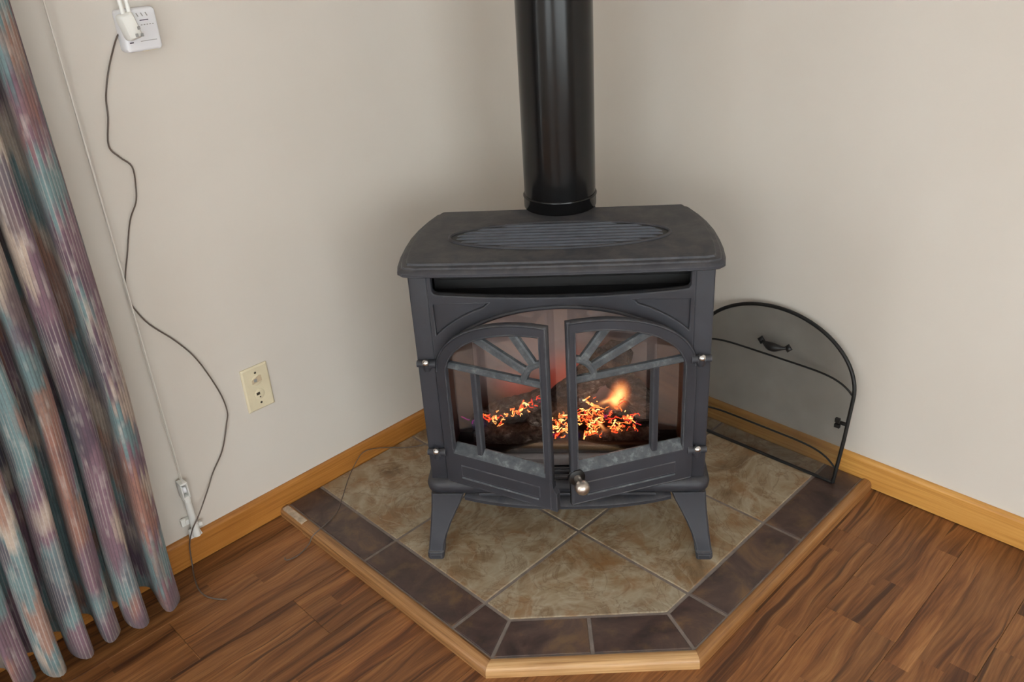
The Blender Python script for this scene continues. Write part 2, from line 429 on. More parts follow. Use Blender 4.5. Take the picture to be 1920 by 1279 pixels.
def inset(poly, d):
    """offset a counter-clockwise polygon inwards by d (list or number)"""
    n = len(poly); out = []
    ds = d if isinstance(d, (list, tuple)) else [d]*n
    L = []
    for i in range(n):
        a = Vector(poly[i]); b = Vector(poly[(i+1) % n]); t = (b-a).normalized(); nn = Vector((-t.y, t.x))
        L.append((a + nn*ds[i], t))
    for i in range(n):
        (p, t), (q, s) = L[i-1], L[i]
        cr = t.x*s.y - t.y*s.x
        if abs(cr) < 1e-5: out.append(tuple(q)); continue
        k = ((q-p).x*s.y - (q-p).y*s.x)/cr
        out.append(tuple(p + t*k))
    return out
def area(poly): return sum(a[0]*b[1]-b[0]*a[1] for a, b in zip(poly, poly[1:]+poly[:1]))/2
def ccw(poly): return list(poly) if area(poly) > 0 else list(poly)[::-1]
def slab(bm, poly, z0, z1, bev=0.0):
    poly = ccw(poly)
    if bev:
        loft(bm, [[(x, y, z0) for x, y in poly], [(x, y, z1-bev) for x, y in poly], [(x, y, z1) for x, y in inset(poly, bev)]])
    else: loft(bm, [[(x, y, z0) for x, y in poly], [(x, y, z1) for x, y in poly]])
def plate(name, outline, holes, thick, bev, fn, mat, parent):
    """flat plate with holes in a 2-d plane, bevelled; fn(a, b, depth) maps to local coordinates"""
    cu = bpy.data.curves.new(name, 'CURVE'); cu.dimensions = '2D'; cu.fill_mode = 'BOTH'
    cu.extrude = max(thick/2 - bev, 1e-4); cu.bevel_depth = bev; cu.bevel_resolution = 1; cu.offset = -bev
    for i, poly in enumerate([outline] + list(holes)):
        pl = ccw(poly)
        if i: pl = pl[::-1]
        s = cu.splines.new('POLY'); s.points.add(len(pl)-1); s.use_cyclic_u = True
        for p, (a, b) in zip(s.points, pl): p.co = (a, b, 0, 1)
    tmp = bpy.data.objects.new(name, cu); COL.objects.link(tmp)
    dg = bpy.context.evaluated_depsgraph_get(); dg.update()
    me = bpy.data.meshes.new_from_object(tmp.evaluated_get(dg))
    bpy.data.objects.remove(tmp); bpy.data.curves.remove(cu)
    bm = BM(); bm.from_mesh(me); bpy.data.meshes.remove(me)
    bmesh.ops.remove_doubles(bm, verts=bm.verts, dist=1e-6)
    for v in bm.verts: v.co = Vector(fn(v.co.x, v.co.y, v.co.z))
    return obj(name, bm, mat, parent)
def ell(cx, cz, a, b, t0, t1, n=24):
    return [(cx + a*math.cos(t0+(t1-t0)*k/n), cz + b*math.sin(t0+(t1-t0)*k/n)) for k in range(n+1)]
def smooth_path(pts, sub=6):
    P = [Vector(p) for p in pts]; out = []
    for i in range(len(P)-1):
        p0, p1, p2, p3 = P[max(i-1, 0)], P[i], P[i+1], P[min(i+2, len(P)-1)]
        for k in range(sub):
            t = k/sub
            out.append(0.5*((2*p1) + (p2-p0)*t + (2*p0-5*p1+4*p2-p3)*t*t + (3*p1-p0-3*p2+p3)*t**3))
    out.append(P[-1]); return out

# ================================================================ THE SETTING
# floor: laminate planks in rows of 0.15 m along x over an underlay
bm = BM(); box(bm, -0.12, ROOM_X+0.12, -0.12, ROOM_Y+0.12, -0.06, -0.0095)
floor = tag(obj('floor', bm, 'black_inside'), kind='structure')
known = {1: [1.458], 2: [1.231], 7: [0.208], 8: [0.462]}
row = 0; y = 0.0
while y < ROOM_Y - 0.01:
    y1 = min(y+0.15, ROOM_Y)
    j0 = known.get(row, [random.uniform(0.15, 1.15)])[0]
    js = [0.0] + [j for j in [j0 + 1.21*k for k in range(-1, 6)] if 0.02 < j < ROOM_X-0.02] + [ROOM_X]
    for a, b in zip(js, js[1:]):
        bm = BM(); g = 0.0003
        slab(bm, [(a+g, y+g), (b-g, y+g), (b-g, y1-g), (a+g, y1-g)], -0.0095, 0.0, 0.0006)
        obj('plank', bm, 'plank', floor)
    y = y1; row += 1
def wall(name, boxes, mat='wall'):
    bm = BM()
    for b in boxes: box(bm, *b)
    return tag(obj(name, bm, mat), kind='structure')
T = 0.12
x0, x1, z0, z1 = WIN1
wall('wall_left', [(-T, x0, -T, 0, -0.06, ROOM_Z), (x1, ROOM_X+T, -T, 0, -0.06, ROOM_Z), (x0, x1, -T, 0, z1, ROOM_Z), (x0, x1, -T, 0, -0.06, z0)])
wall('wall_right', [(-T, 0, 0, ROOM_Y+T, -0.06, ROOM_Z)])
x0, x1, z0, z1 = WIN2
wall('wall_back', [(0, x0, ROOM_Y, ROOM_Y+T, -0.06, ROOM_Z), (x1, ROOM_X+T, ROOM_Y, ROOM_Y+T, -0.06, ROOM_Z), (x0, x1, ROOM_Y, ROOM_Y+T, z1, ROOM_Z), (x0, x1, ROOM_Y, ROOM_Y+T, -0.06, z0)])
y0, y1, z0, z1 = WIN3
wall('wall_far', [(ROOM_X, ROOM_X+T, 0, y0, -0.06, ROOM_Z), (ROOM_X, ROOM_X+T, y1, ROOM_Y, -0.06, ROOM_Z), (ROOM_X, ROOM_X+T, y0, y1, z1, ROOM_Z), (ROOM_X, ROOM_X+T, y0, y1, -0.06, z0)])
wall('ceiling', [(-T, ROOM_X+T, -T, ROOM_Y+T, ROOM_Z, ROOM_Z+0.1)], 'ceiling')
def window(name, x0, x1, z0, z1, ya, yb, n, swap=False):
    bm = BM(); f = 0.055
    def box(b_, X0, X1, Y0, Y1, Z0, Z1, bev=0.0):
        globals()['box'](b_, *((Y0, Y1, X0, X1) if swap else (X0, X1, Y0, Y1)), Z0, Z1, bev)
    box(bm, x0, x1, ya, yb, z0, z0+f, 0.004); box(bm, x0, x1, ya, yb, z1-f, z1, 0.004)
    box(bm, x0, x0+f, ya, yb, z0+f, z1-f, 0.004); box(bm, x1-f, x1, ya, yb, z0+f, z1-f, 0.004)
    for k in range(1, n):
        xm = x0 + (x1-x0)*k/n; box(bm, xm-f/2, xm+f/2, ya, yb, z0+f, z1-f, 0.004)
    w = tag(obj(name, bm, 'window_white'), kind='structure')
    for k in range(n):
        bm = BM(); a = x0 + (x1-x0)*k/n + f/2; b = x0 + (x1-x0)*(k+1)/n - f/2
        box(bm, a, b, (ya+yb)/2-0.002, (ya+yb)/2+0.002, z0+f*0.8, z1-f*0.8); obj('pane', bm, 'window_glass', w)
window('window_1', *WIN1, -0.09, -0.02, 2)
window('window_2', *WIN2, ROOM_Y+0.02, ROOM_Y+0.09, 3)
window('window_3', *WIN3, ROOM_X+0.02, ROOM_X+0.09, 2, True)  # made-up opening, gives extra fill light from the left
def baseboard(name, axis, a, b, mat):
    prof = [(0.0, 0.003), (0.0135, 0.003), (0.0135, 0.070), (0.0125, 0.0745), (0.0095, 0.078), (0.005, 0.0795), (0.0, 0.0795)]
    bm = BM(); rings = []
    for s in (a, b):
        rings.append([((s, t, z) if axis == 'x' else (t, s, z)) for t, z in prof])
    loft(bm, rings); return tag(obj(name, bm, mat, smooth=50), kind='structure')
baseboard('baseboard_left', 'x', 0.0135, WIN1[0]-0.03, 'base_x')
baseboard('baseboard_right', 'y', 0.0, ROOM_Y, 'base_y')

# ================================================================ HEARTH
A2, B2, D = 0.9585, 0.9712, 0.315
CI, CO, CW = 1.6905, 1.8360, 1.8770          # diagonal lines x+y = c: inner grout, outer tile edge, outer wood edge
XO, YO, XW, YW = 1.0575, 1.0705, 1.0865, 1.0945
W0 = 0.0145
hearth = tag(empty('hearth_pad', (0, 0, 0)), 'raised corner hearth of beige and dark brown tiles with oak edging under the stove', 'hearth')
bm = BM(); slab(bm, [(W0, W0), (XO+0.001, W0), (XO+0.001, CO-XO), (CO-YO, YO+0.001), (W0, YO+0.001)], 0.0005, 0.0205)
obj('grout_bed', bm, 'grout', hearth)
G = 0.0040
def tile(name, poly, mat):
    bm = BM(); slab(bm, inset(ccw(poly), G), 0.012, 0.0232 + random.uniform(-0.0003, 0.0003), 0.0014)
    return obj(name, bm, mat, hearth)
xs = [W0-0.002, A2-2*D, A2-D, A2]; ys = [W0-0.002, B2-2*D, B2-D, B2]
for i in range(3):
    for j in range(3):
        q = [(xs[i], ys[j]), (xs[i+1], ys[j]), (xs[i+1], ys[j+1]), (xs[i], ys[j+1])]
        if i == 2 and j == 2: q = [(xs[2], ys[2]), (A2, ys[2]), (A2, CI-A2), (CI-B2, B2), (xs[2], B2)]
        tile('beige_tile', q, 'beige_tile')
ci_l, ci_r, co_l, co_r = (A2, CI-A2), (CI-B2, B2), (XO, CO-XO), (CO-YO, YO)
for j in range(2): tile('border_tile', [(A2, ys[j]), (XO, ys[j]), (XO, ys[j+1]), (A2, ys[j+1])], 'dark_tile')
tile('border_tile', [(A2, ys[2]), (XO, ys[2]), co_l, ci_l], 'dark_tile')
for i in range(2): tile('border_tile', [(xs[i], B2), (xs[i+1], B2), (xs[i+1], YO), (xs[i], YO)], 'dark_tile')
tile('border_tile', [(xs[2], B2), ci_r, co_r, (xs[2], YO)], 'dark_tile')
mi = ((ci_l[0]+ci_r[0])/2, (ci_l[1]+ci_r[1])/2); mo = ((co_l[0]+co_r[0])/2, (co_l[1]+co_r[1])/2)
tile('border_tile', [ci_l, co_l, mo, mi], 'dark_tile')
tile('border_tile', [mi, mo, co_r, ci_r], 'dark_tile')
def trim(poly_in, poly_out, mat, seg=None):
    """rounded oak edging between two edge lines (inner pair, outer pair)"""
    (a0, a1), (b0, b1) = poly_in, poly_out
    prof = [(0.0, 0.0), (0.0, 0.0225), (0.08, 0.0245), (0.25, 0.0255), (0.62, 0.0250), (0.82, 0.0225), (0.95, 0.0175), (1.0, 0.0110), (1.0, 0.0)]
    bm = BM(); rings = []
    for a, b in ((a0, b0), (a1, b1)):
        rings.append([(a[0]+(b[0]-a[0])*t, a[1]+(b[1]-a[1])*t, z) for t, z in prof])
    loft(bm, rings); return obj('oak_edging', bm, mat, hearth, smooth=50)
cw_l, cw_r = (XW, CW-XW), (CW-YW, YW)
il, ir = (XO+0.0005, CO-XO), (CO-YO, YO+0.0005)
YB = 0.118
trim(((XO+0.0005, YB), il), ((XW, YB), cw_l), 'oak_y')
trim((il, ir), (cw_l, cw_r), 'oak_diag')
trim((ir, (0.0145, YO+0.0005)), (cw_r, (0.0145, YW)), 'oak_x')
# the worn end of the left edging: bare pale core with a thin front lip
end = trim(((XO+0.0005, 0.0145), (XO+0.0005, YB-0.001)), ((XW-0.002, 0.0145), (XW-0.002, YB-0.001)), 'oak_y')
bm = BM(); box(bm, XO+0.006, XW-0.006, 0.022, YB-0.006, 0.020, 0.0268, 0.001); tag(obj('bare_patch', bm, 'pale_strip', end), 'pale worn patch on the end of the edging')

# ================================================================ STOVE
HT = 0.0232
TH = math.radians(131.0)
s2 = math.sqrt(0.5); u0, v0 = -0.0215, 0.9975
OX, OY = (-u0+v0)*s2, (u0+v0)*s2
stove = tag(empty('stove', (OX, OY, 0), TH), 'grey cast iron stove with two half-open arched doors and glowing fire, on tiled hearth', 'stove')
# builder coordinates: X right, Y towards the room, Z up; flipped in sobj
def sobj(name, bm, mat, parent=stove, smooth=None): return obj(name, bm, mat, parent, smooth, flipy=True)
def splate(name, outline, holes, thick, bev, yfront, mat, parent=stove):
    return plate(name, outline, holes, thick, bev, lambda a, b, d: (a, -(yfront - thick/2 + d), b), mat, parent)
YF = -0.036; HW = 0.308; ZB, ZT = 0.215, 0.733
# shell of the body
bm = BM()
for s in (-1, 1):
    box(bm, *sorted((s*(HW-0.012), s*HW)), -0.315, YF-0.010, ZB, ZT, 0.002)
box(bm, -HW+0.012, HW-0.012, -0.315, -0.305, ZB, ZT); box(bm, -HW+0.012, HW-0.012, -0.305, YF-0.012, ZB, ZB+0.012)
sobj('body', bm, 'iron')
# corner posts
for s in (-1, 1):
    bm = BM(); box(bm, *sorted((s*0.270, s*(HW+0.001))), YF-0.03, YF+0.003, ZB, ZT, 0.004, 3)
    sobj('corner_post', bm, 'iron', smooth=40)
# front frame: recessed spandrels (backing) and proud surround
OC = 0.500
arch = [(0.258, 0.238)] + ell(0, OC, 0.258, 0.141, 0, PI, 40) + [(-0.258, 0.238)]
slot_pts = [(0.262, ZT-0.010), (-0.262, ZT-0.010), (-0.262, 0.688), (-0.258, 0.682)] + [(-0.25+0.5*k/16, 0.6800-0.0115*(1-((-0.25+0.5*k/16)/0.25)**2)) for k in range(17)] + [(0.258, 0.682), (0.262, 0.688)]
sp_r = [(0.262, 0.660), (0.142, 0.660)]
e = ell(0, OC, 0.302, 0.176, PI/2, 0, 60); e = [p for p in e if p[0] > 0.142 and p[0] < 0.262 and p[1] < 0.660]
sp_r = [(0.262, 0.658)] + [(0.150, 0.658)] + [p for p in e if p[0] > 0.155] + [(0.262, e[-1][1])]
sp_l = [(-a, b) for a, b in sp_r]
rect = [(-0.272, ZB), (0.272, ZB), (0.272, ZT), (-0.272, ZT)]
big = [(0.262, 0.236)] + ell(0, OC, 0.262, 0.145, 0, PI, 40) + [(-0.262, 0.236)]
splate('spandrel_panel', rect, [arch, slot_pts], 0.010, 0.0008, YF-0.006, 'iron')
splate('front_surround', rect, [big, slot_pts, sp_r, sp_l], 0.010, 0.0026, YF+0.002, 'iron')
bm = BM()
tube(bm, [(a, YF+0.0020, b) for a, b in ell(0, OC, 0.264, 0.147, 0.12, PI-0.12, 48)], 0.0046, 8)
sobj('arch_bead', bm, 'iron', smooth=60)
# air slot behind the top opening
bm = BM()
box(bm, -0.268, 0.268, -0.11, -0.106, 0.656, ZT); box(bm, -0.268, 0.268, -0.11, YF-0.012, 0.656, 0.662)
sobj('air_slot', bm, 'black_inside')
bm = BM(); tube(bm, [(-0.262, -0.084, 0.702), (0.262, -0.084, 0.702)], 0.0095, 14); sobj('slot_bar', bm, 'black_inside', smooth=60)
# lower louvres seen between the doors
for k in range(4):
    bm = BM(); z = 0.184 + 0.0125*k
    box(bm, -0.20, 0.20, YF-0.012, YF+0.024-0.004*k, z, z+0.0065, 0.0012); sobj('louvre', bm, 'iron')
# base moulding
def rrect(hw, yb, yf, r, n=6):
    out = []
    for cx, cy, t0 in ((hw-r, yf-r, 0), (-hw+r, yf-r, PI/2), (-hw+r, yb+r, PI), (hw-r, yb+r, 1.5*PI)):
        out += [(cx + r*math.cos(t0+PI/2*k/n), cy + r*math.sin(t0+PI/2*k/n)) for k in range(n+1)]
    return out
def stack(bm, specs):
    loft(bm, [[(x, y, z) for x, y in rrect(hw, yb, yf, r)] for hw, yb, yf, r, z in specs])
bm = BM()
stack(bm, [(0.300, -0.30, -0.040, 0.02, 0.179), (0.312, -0.318, -0.024, 0.025, 0.184), (0.320, -0.326, -0.016, 0.028, 0.192), (0.322, -0.328, -0.014, 0.03, 0.205), (0.318, -0.324, -0.018, 0.028, 0.215), (0.310, -0.318, -0.026, 0.02, 0.2205)])
sobj('base_moulding', bm, 'iron', smooth=45)
# ash lip under the doors, bowed to the front
bm = BM()
def lip(sc, z, fwd):
    n = 24; pts = [(-0.236*sc + 0.472*sc*k/n, fwd + 0.036*(1-(abs(-1+2*k/n))**2.4)) for k in range(n+1)]
    return [(x, y, z) for x, y in pts] + [(0.236*sc, -0.10, z), (-0.236*sc, -0.10, z)]
loft(bm, [lip(0.96, 0.158, -0.034), lip(1.0, 0.163, -0.025), lip(1.0, 0.172, -0.024), lip(0.98, 0.1795, -0.030), lip(0.95, 0.182, -0.045)])
sobj('ash_lip', bm, 'iron', smooth=45)
# legs
def leg(sx, front):
    bm = BM(); rings = []
    spec = [(0.183, 0.236, 0.313, -0.092, -0.022), (0.165, 0.243, 0.314, -0.085, -0.019), (0.140, 0.256, 0.316, -0.072, -0.013), (0.112, 0.270, 0.319, -0.058, -0.005),
            (0.085, 0.281, 0.322, -0.044, 0.004), (0.062, 0.288, 0.325, -0.033, 0.011), (0.048, 0.291, 0.327, -0.027, 0.014), (0.0445, 0.291, 0.328, -0.026, 0.015), (0.0425, 0.2915, 0.3285, -0.026, 0.0190), (0.031, 0.2920, 0.3295, -0.026, 0.0205), (HT+0.0002, 0.2930, 0.3285, -0.026, 0.019)]
    for z, xi, xo, yb, yf in spec:
        if not front: yb, yf = -0.34-yf, -0.34-yb
        b = 0.004
        q = [(xi+b, yf), (xo-b, yf), (xo, yf-b), (xo, yb+b), (xo-b, yb), (xi+b, yb), (xi, yb+b), (xi, yf-b)]
        rings.append([(sx*x, y_, z) for x, y_ in q])
    loft(bm, rings); o = sobj('leg', bm, 'iron', smooth=35)
    if front:
        bm = BM(); box(bm, *sorted((sx*0.2965, sx*0.3230)), 0.016, 0.0222, 0.0275, 0.0390, 0.0015); sobj('toe_panel', bm, 'iron', o)
for sx in (-1, 1):
    for fr in (True, False): leg(sx, fr)
# top plate
half = [(0.0, 0.007), (0.15, 0.006), (0.29, 0.002), (0.313, -0.004), (0.3235, -0.015), (0.3285, -0.045), (0.3315, -0.095), (0.3310, -0.145), (0.3280, -0.195), (0.3200, -0.245), (0.3090, -0.290), (0.2960, -0.328)]
bulge = [(0.079, -0.328)] + [(0.078*math.cos(t), -0.356+0.078*math.sin(t)) for t in [0.30-k*(PI/2+0.30)/8 for k in range(1, 9)]]
right = half + bulge
outline = [(x, y_) for x, y_ in right] + [(-x, y_) for x, y_ in right[::-1][1:-1]]
outline = ccw(outline)
def oring(d, z):
    n = len(outline); ds = []
    for i in range(n):
        a, b = outline[i], outline[(i+1) % n]
        ds.append(d*0.02 if (a[1] < -0.3275 and b[1] < -0.3275) or a[1] < -0.33 or b[1] < -0.33 else d)
    return [(x, y_, z) for x, y_ in inset(outline, ds)]
bm = BM()
loft(bm, [oring(0.010, 0.7325), oring(0.003, 0.7330), oring(0.0, 0.7355), oring(0.0, 0.7410), oring(0.0030, 0.7455), oring(0.0070, 0.7478), oring(0.0085, 0.7482), oring(0.0100, 0.7510), oring(0.0150, 0.7522), oring(0.0195, 0.7526), oring(0.0210, 0.7562), oring(0.0240, 0.7572)])
top = sobj('top_plate', bm, 'iron', smooth=28)
ZP = 0.7572
EX, EY, EA, EB = -0.002, -0.155, 0.232, 0.077
bm = BM()
tube(bm, [(EX+EA*math.cos(2*PI*k/96), EY+EB*math.sin(2*PI*k/96), ZP+0.0008) for k in range(97)], 0.0038, 8, cap=False)
sobj('oval_rim', bm, 'iron', top, smooth=60)
bm = BM(); loft(bm, [[(EX+EA*math.cos(2*PI*k/64), EY+EB*math.sin(2*PI*k/64), z) for k in range(64)] for z in (ZP-0.001, ZP+0.0006)])
sobj('oval_recess', bm, 'black_metal', top)
for k in range(8):
    yy = -0.060 + 0.120*k/7; hx = (EA-0.014)*math.sqrt(max(0, 1-(yy/(EB-0.004))**2))
    bm = BM(); loft(bm, [[(x, EY+yy-0.0052, ZP+0.0004), (x, EY+yy-0.0022, ZP+0.0004+h_), (x, EY+yy+0.0022, ZP+0.0004+h_), (x, EY+yy+0.0052, ZP+0.0004)] for x, h_ in ((EX-hx, 0.0002), (EX-hx+0.012, 0.0034), (EX+hx-0.012, 0.0034), (EX+hx, 0.0002))])
    sobj('slat', bm, 'iron_slat', top)

# doors
def door(sx, hx, w, ang, zoff, mirrored):
    ca, sa = math.cos(ang), math.sin(ang)
    dx, dy = (ca, sa) if sx < 0 else (-ca, sa)
    nx, ny = (-sa, ca) if sx < 0 else (sa, ca)
    HYY = YF + 0.004
    def P(s, z, d=0.0): return (hx + dx*s + nx*d, HYY + dy*s + ny*d, z+zoff)
    def pf(thick, front): return lambda a, b, d: (lambda q: (q[0], -q[1], q[2]))(P(a, b, front - thick/2 + d))
    outl = [(-0.008, 0.218), (w, 0.218), (w, 0.658)] + ell(w, 0.505, w+0.008, 0.153, PI/2, PI, 24)[1:] 
    hole = [(0.017, 0.299), (w-0.0165, 0.299), (w-0.0165, 0.634)] + ell(w, 0.50, w-0.017, 0.134, PI/2+0.08, PI, 24)
    d = plate('door', outl, [hole], 0.014, 0.0022, pf(0.014, 0.008), 'iron', stove)
    def bar(name, quad, t0, t1, mat='iron', bev=0.002, par=d):
        """prism over a quad in the door plane, depth t0 (back) to t1 (front)"""
        bm = BM(); q = ccw(quad); qi = inset(q, bev)
        loft(bm, [[P(a, b, t0) for a, b in q], [P(a, b, t1-bev) for a, b in q], [P(a, b, t1) for a, b in qi]])
        return sobj(name, bm, mat, par)
    # raised outer lip following the arch and stiles
    bm = BM(); tube(bm, [P(a, b, 0.007) for a, b in [(w-0.003, 0.221), (w-0.003, 0.40), (w-0.003, 0.6545)] + ell(w, 0.505, w+0.005, 0.150, PI/2+0.03, PI, 24)], 0.0030, 6)
    sobj('edge_bead', bm, 'iron', d, smooth=60)
    bm = BM(); tube(bm, [P(a, b, 0.0075) for a, b in [(w-0.016, 0.31), (w-0.016, 0.635)] + ell(w, 0.50, w-0.0165, 0.1345, PI/2+0.08, PI, 24) + [(0.0165, 0.31)]], 0.0022, 6)
    sobj('inner_bead', bm, 'iron', d, smooth=60)
    # fan: rail, hub, rays
    def ray(p, q, wd, mat='iron_worn'):
        p, q = Vector(p), Vector(q); t = (q-p).normalized(); n = Vector((-t.y, t.x))*wd/2
        return bar('fan_ray', [tuple(p+n), tuple(p-n), tuple(q-n), tuple(q+n)], -0.008, 0.003, mat, 0.003)
    bar('fan_rail', [(0.012, 0.513), (w-0.010, 0.513), (w-0.010, 0.529), (0.012, 0.529)], -0.009, 0.003, 'iron_worn', 0.004)
    cx, cz = w-0.004, 0.519
    a1 = ell(cx, cz, 0.062, 0.060, PI/2, PI, 14); a2 = ell(cx, cz, 0.048, 0.046, PI/2, PI, 14)
    bm = BM()
    loft(bm, [[P(*o_, -0.008), P(*o_, 0.001), P((o_[0]*0.7+i_[0]*0.3), (o_[1]*0.7+i_[1]*0.3), 0.004), P((o_[0]*0.3+i_[0]*0.7), (o_[1]*0.3+i_[1]*0.7), 0.004), P(*i_, 0.001), P(*i_, -0.008)] for o_, i_ in zip(a1, a2)])
    sobj('fan_hub', bm, 'iron_worn', d)
    def on_arch(s): return 0.50 + 0.134*math.sqrt(max(0, 1-((w-s)/(w-0.017))**2)) + 0.006
    s1, s2_ = 0.088*w/0.262, 0.176*w/0.262
    ray((cx-0.047, cz+0.024), (s1, on_arch(s1)), 0.019)
    ray((cx-0.028, cz+0.041), (s2_, on_arch(s2_)), 0.019)
    # mullion and sloping sill of the bottom rail
    bar('mullion', [(0.073, 0.290), (0.087, 0.290), (0.087, 0.515), (0.073, 0.515)], -0.016, 0.000, 'iron', 0.002)
    bm = BM(); rings = []
    for s in (0.014, w-0.014):
        rings.append([P(s, 0.292, 0.006), P(s, 0.299, 0.0075), P(s, 0.3165, -0.012), P(s, 0.3155, -0.017), P(s, 0.290, -0.017)])
    loft(bm, rings); sobj('sill', bm, 'iron_worn', d)
    # bottom panel mouldings
    bm = BM(); m = w/0.262
    def bead(pts, r): tube(bm, [P(a, b, 0.0080) for a, b in pts], r, 6)
    bead([(0.034, 0.2375), (0.228*m, 0.2375)], 0.0026)
    sobj('panel_bead', bm, 'iron_worn', d, smooth=60)
    bar('panel', [(0.034, 0.243), (0.232*m, 0.243), (0.232*m, 0.272), (0.034, 0.272)], 0.004, 0.0098, 'iron', 0.0014)
    bm = BM(); tube(bm, [P(-0.004, 0.2195, 0.006), P(w-0.003, 0.2195, 0.006)], 0.0030, 6); sobj('bottom_bead', bm, 'iron', d, smooth=60)
    # hinges: a dark lug on the post and a bright pin head
    for zh in (0.524, 0.297):
        bm = BM(); hxx = sx*0.288
        tube(bm, [(sx*0.309, YF+0.008, zh), (sx*0.268, YF+0.010, zh)], [0.0075, 0.0095], 10); 
        lathe(bm, [(0.0, -0.017), (0.006, -0.016), (0.0085, -0.010), (0.0085, 0.002), (0.006, 0.004), (0.0, 0.004)], 12, Matrix.Translation((hxx, YF+0.012, zh)))
        hg = sobj('hinge', bm, 'iron', d, smooth=50)
        bm = BM(); lathe(bm, [(0.0075, -0.004), (0.0082, 0.001), (0.0075, 0.005), (0.0045, 0.0078), (0.0, 0.0085)], 14, align((hxx, YF+0.016, zh+0.006), (0, 0.75, 0.65)))
        lp = sobj('hinge_pin', bm, 'chrome', d, smooth=60)
    return d, P, w
dl, PL, wl = door(-1, -0.261, 0.261, math.radians(24.3), 0.0, False)
dr, PR, wr = door(1, 0.270, 0.276, math.radians(20.2), 0.004, True)
dl['label'] = 'left arched door with fan tracery, half open'
dr['label'] = 'right arched door with fan tracery and metal knob, half open'
bm = BM()
loft(bm, [[PL(wl-0.006, z, d) for d in (-0.006, 0.009)] + [PL(wl+e_, z, d) for d in (0.009, -0.006)] for z, e_ in ((0.217, 0.010), (0.262, 0.010), (0.275, 0.002), (0.29, 0.001))])
sobj('latch_flange', bm, 'iron', dl)
bm = BM()
nrm = Vector(PR(0.26, 0.3, 1.0)) - Vector(PR(0.26, 0.3, 0.0))
lathe(bm, [(0.0, -0.004), (0.0185, -0.004), (0.0185, 0.003), (0.016, 0.005), (0.0, 0.005)], 20, align(PR(wr-0.012, 0.290, 0.008), nrm))
sobj('knob_rose', bm, 'black_metal', dr, smooth=40)
bm = BM()
lathe(bm, [(0.0, 0.0), (0.0085, 0.0), (0.0078, 0.008), (0.0072, 0.014), (0.0105, 0.018), (0.0145, 0.023), (0.0158, 0.030), (0.0148, 0.037), (0.0105, 0.043), (0.004, 0.0455), (0.0, 0.046)], 24, align(PR(wr-0.012, 0.290, 0.012), nrm + Vector((0, 0, -0.12))))
sobj('knob', bm, 'knob_nickel', dr, smooth=60)

# firebox: liner, flame screen, glass, ledge
bm = BM()
for s in (-1, 1): box(bm, *sorted((s*0.262, s*0.266)), -0.285, -0.062, 0.228, 0.655)
box(bm, -0.262, 0.262, -0.285, -0.062, 0.648, 0.655)
sobj('firebox_liner', bm, 'firebox_side')
for s in (-1, 1):
    bm = BM(); box(bm, *sorted((s*0.212, s*0.262)), -0.19, -0.184, 0.245, 0.648); sobj('side_baffle', bm, 'firebox_side')
bm = BM(); box(bm, -0.262, 0.262, -0.290, -0.286, 0.228, 0.655); sobj('flame_screen', bm, 'screen_back')
bm = BM(); box(bm, -0.262, 0.262, -0.285, -0.062, 0.228, 0.236); sobj('firebox_floor', bm, 'black_inside')
bm = BM(); box(bm, -0.258, 0.258, -0.066, -0.063, 0.256, 0.652); sobj('glass_pane', bm, 'fire_glass')
bm = BM(); box(bm, -0.256, 0.256, -0.070, -0.048, 0.241, 0.262, 0.003); sobj('front_ledge', bm, 'grey_ledge')
bm = BM(); box(bm, -0.256, 0.256, -0.090, -0.071, 0.236, 0.281, 0.003); sobj('bed_rail', bm, 'black_inside')
# logs
def log(p, q, r, seed, n=26, m=18):
    rnd = random.Random(seed); bm = BM(); p, q = Vector(p), Vector(q); d = q-p; a, b = frame_of(d); rings = []
    ph = [rnd.uniform(0, 6.28) for _ in range(8)]
    for i in range(n+1):
        t = i/n; c = p + d*t; ring = []
        endk = min(1.0, 0.45 + 7*min(t, 1-t))
        for k in range(m):
            th = 2*PI*k/m
            rr = r*endk*(1 + 0.10*math.sin(2*th+ph[0]+3*t) + 0.07*math.sin(3*th+ph[1]-5*t) + 0.06*math.sin(9*t+ph[2]+th) + rnd.uniform(-0.07, 0.07))
            ring.append(c + (a*math.cos(th)+b*math.sin(th))*rr)
        rings.append(ring)
    loft(bm, rings); return sobj('log', bm, 'log', smooth=70)
log((-0.222, -0.150, 0.290), (-0.030, -0.172, 0.346), 0.031, 1)
log((-0.215, -0.112, 0.276), (-0.030, -0.112, 0.282), 0.030, 2)
log((-0.085, -0.135, 0.300), (0.150, -0.215, 0.455), 0.034, 3)
log((0.090, -0.235, 0.410), (0.205, -0.165, 0.295), 0.030, 4)
log((0.040, -0.105, 0.272), (0.215, -0.112, 0.278), 0.024, 5)
# ash bed lumps
rnd = random.Random(5); bm = BM()
for k in range(130):
    r = rnd.uniform(0.006, 0.017); x = rnd.uniform(-0.225, 0.205); yy = rnd.uniform(-0.20, -0.094)
    z = 0.240 + rnd.uniform(0, 0.022) + 0.045*max(0, 1-abs(x-0.06)/0.15)*max(0, min(1, (-yy-0.09)/0.05))
    rr = bmesh.ops.create_icosphere(bm, subdivisions=1, radius=r, matrix=Matrix.Translation((x, yy, z)) @ Matrix.Rotation(rnd.uniform(0, 3), 4, 'X') @ Matrix.Diagonal((1, rnd.uniform(0.6, 1), rnd.uniform(0.5, 0.9), 1)))
    for v in rr['verts']: v.co += Vector((rnd.uniform(-1, 1), rnd.uniform(-1, 1), rnd.uniform(-1, 1)))*r*0.22
tag(sobj('ash_bed', bm, 'ash'), kind='stuff')
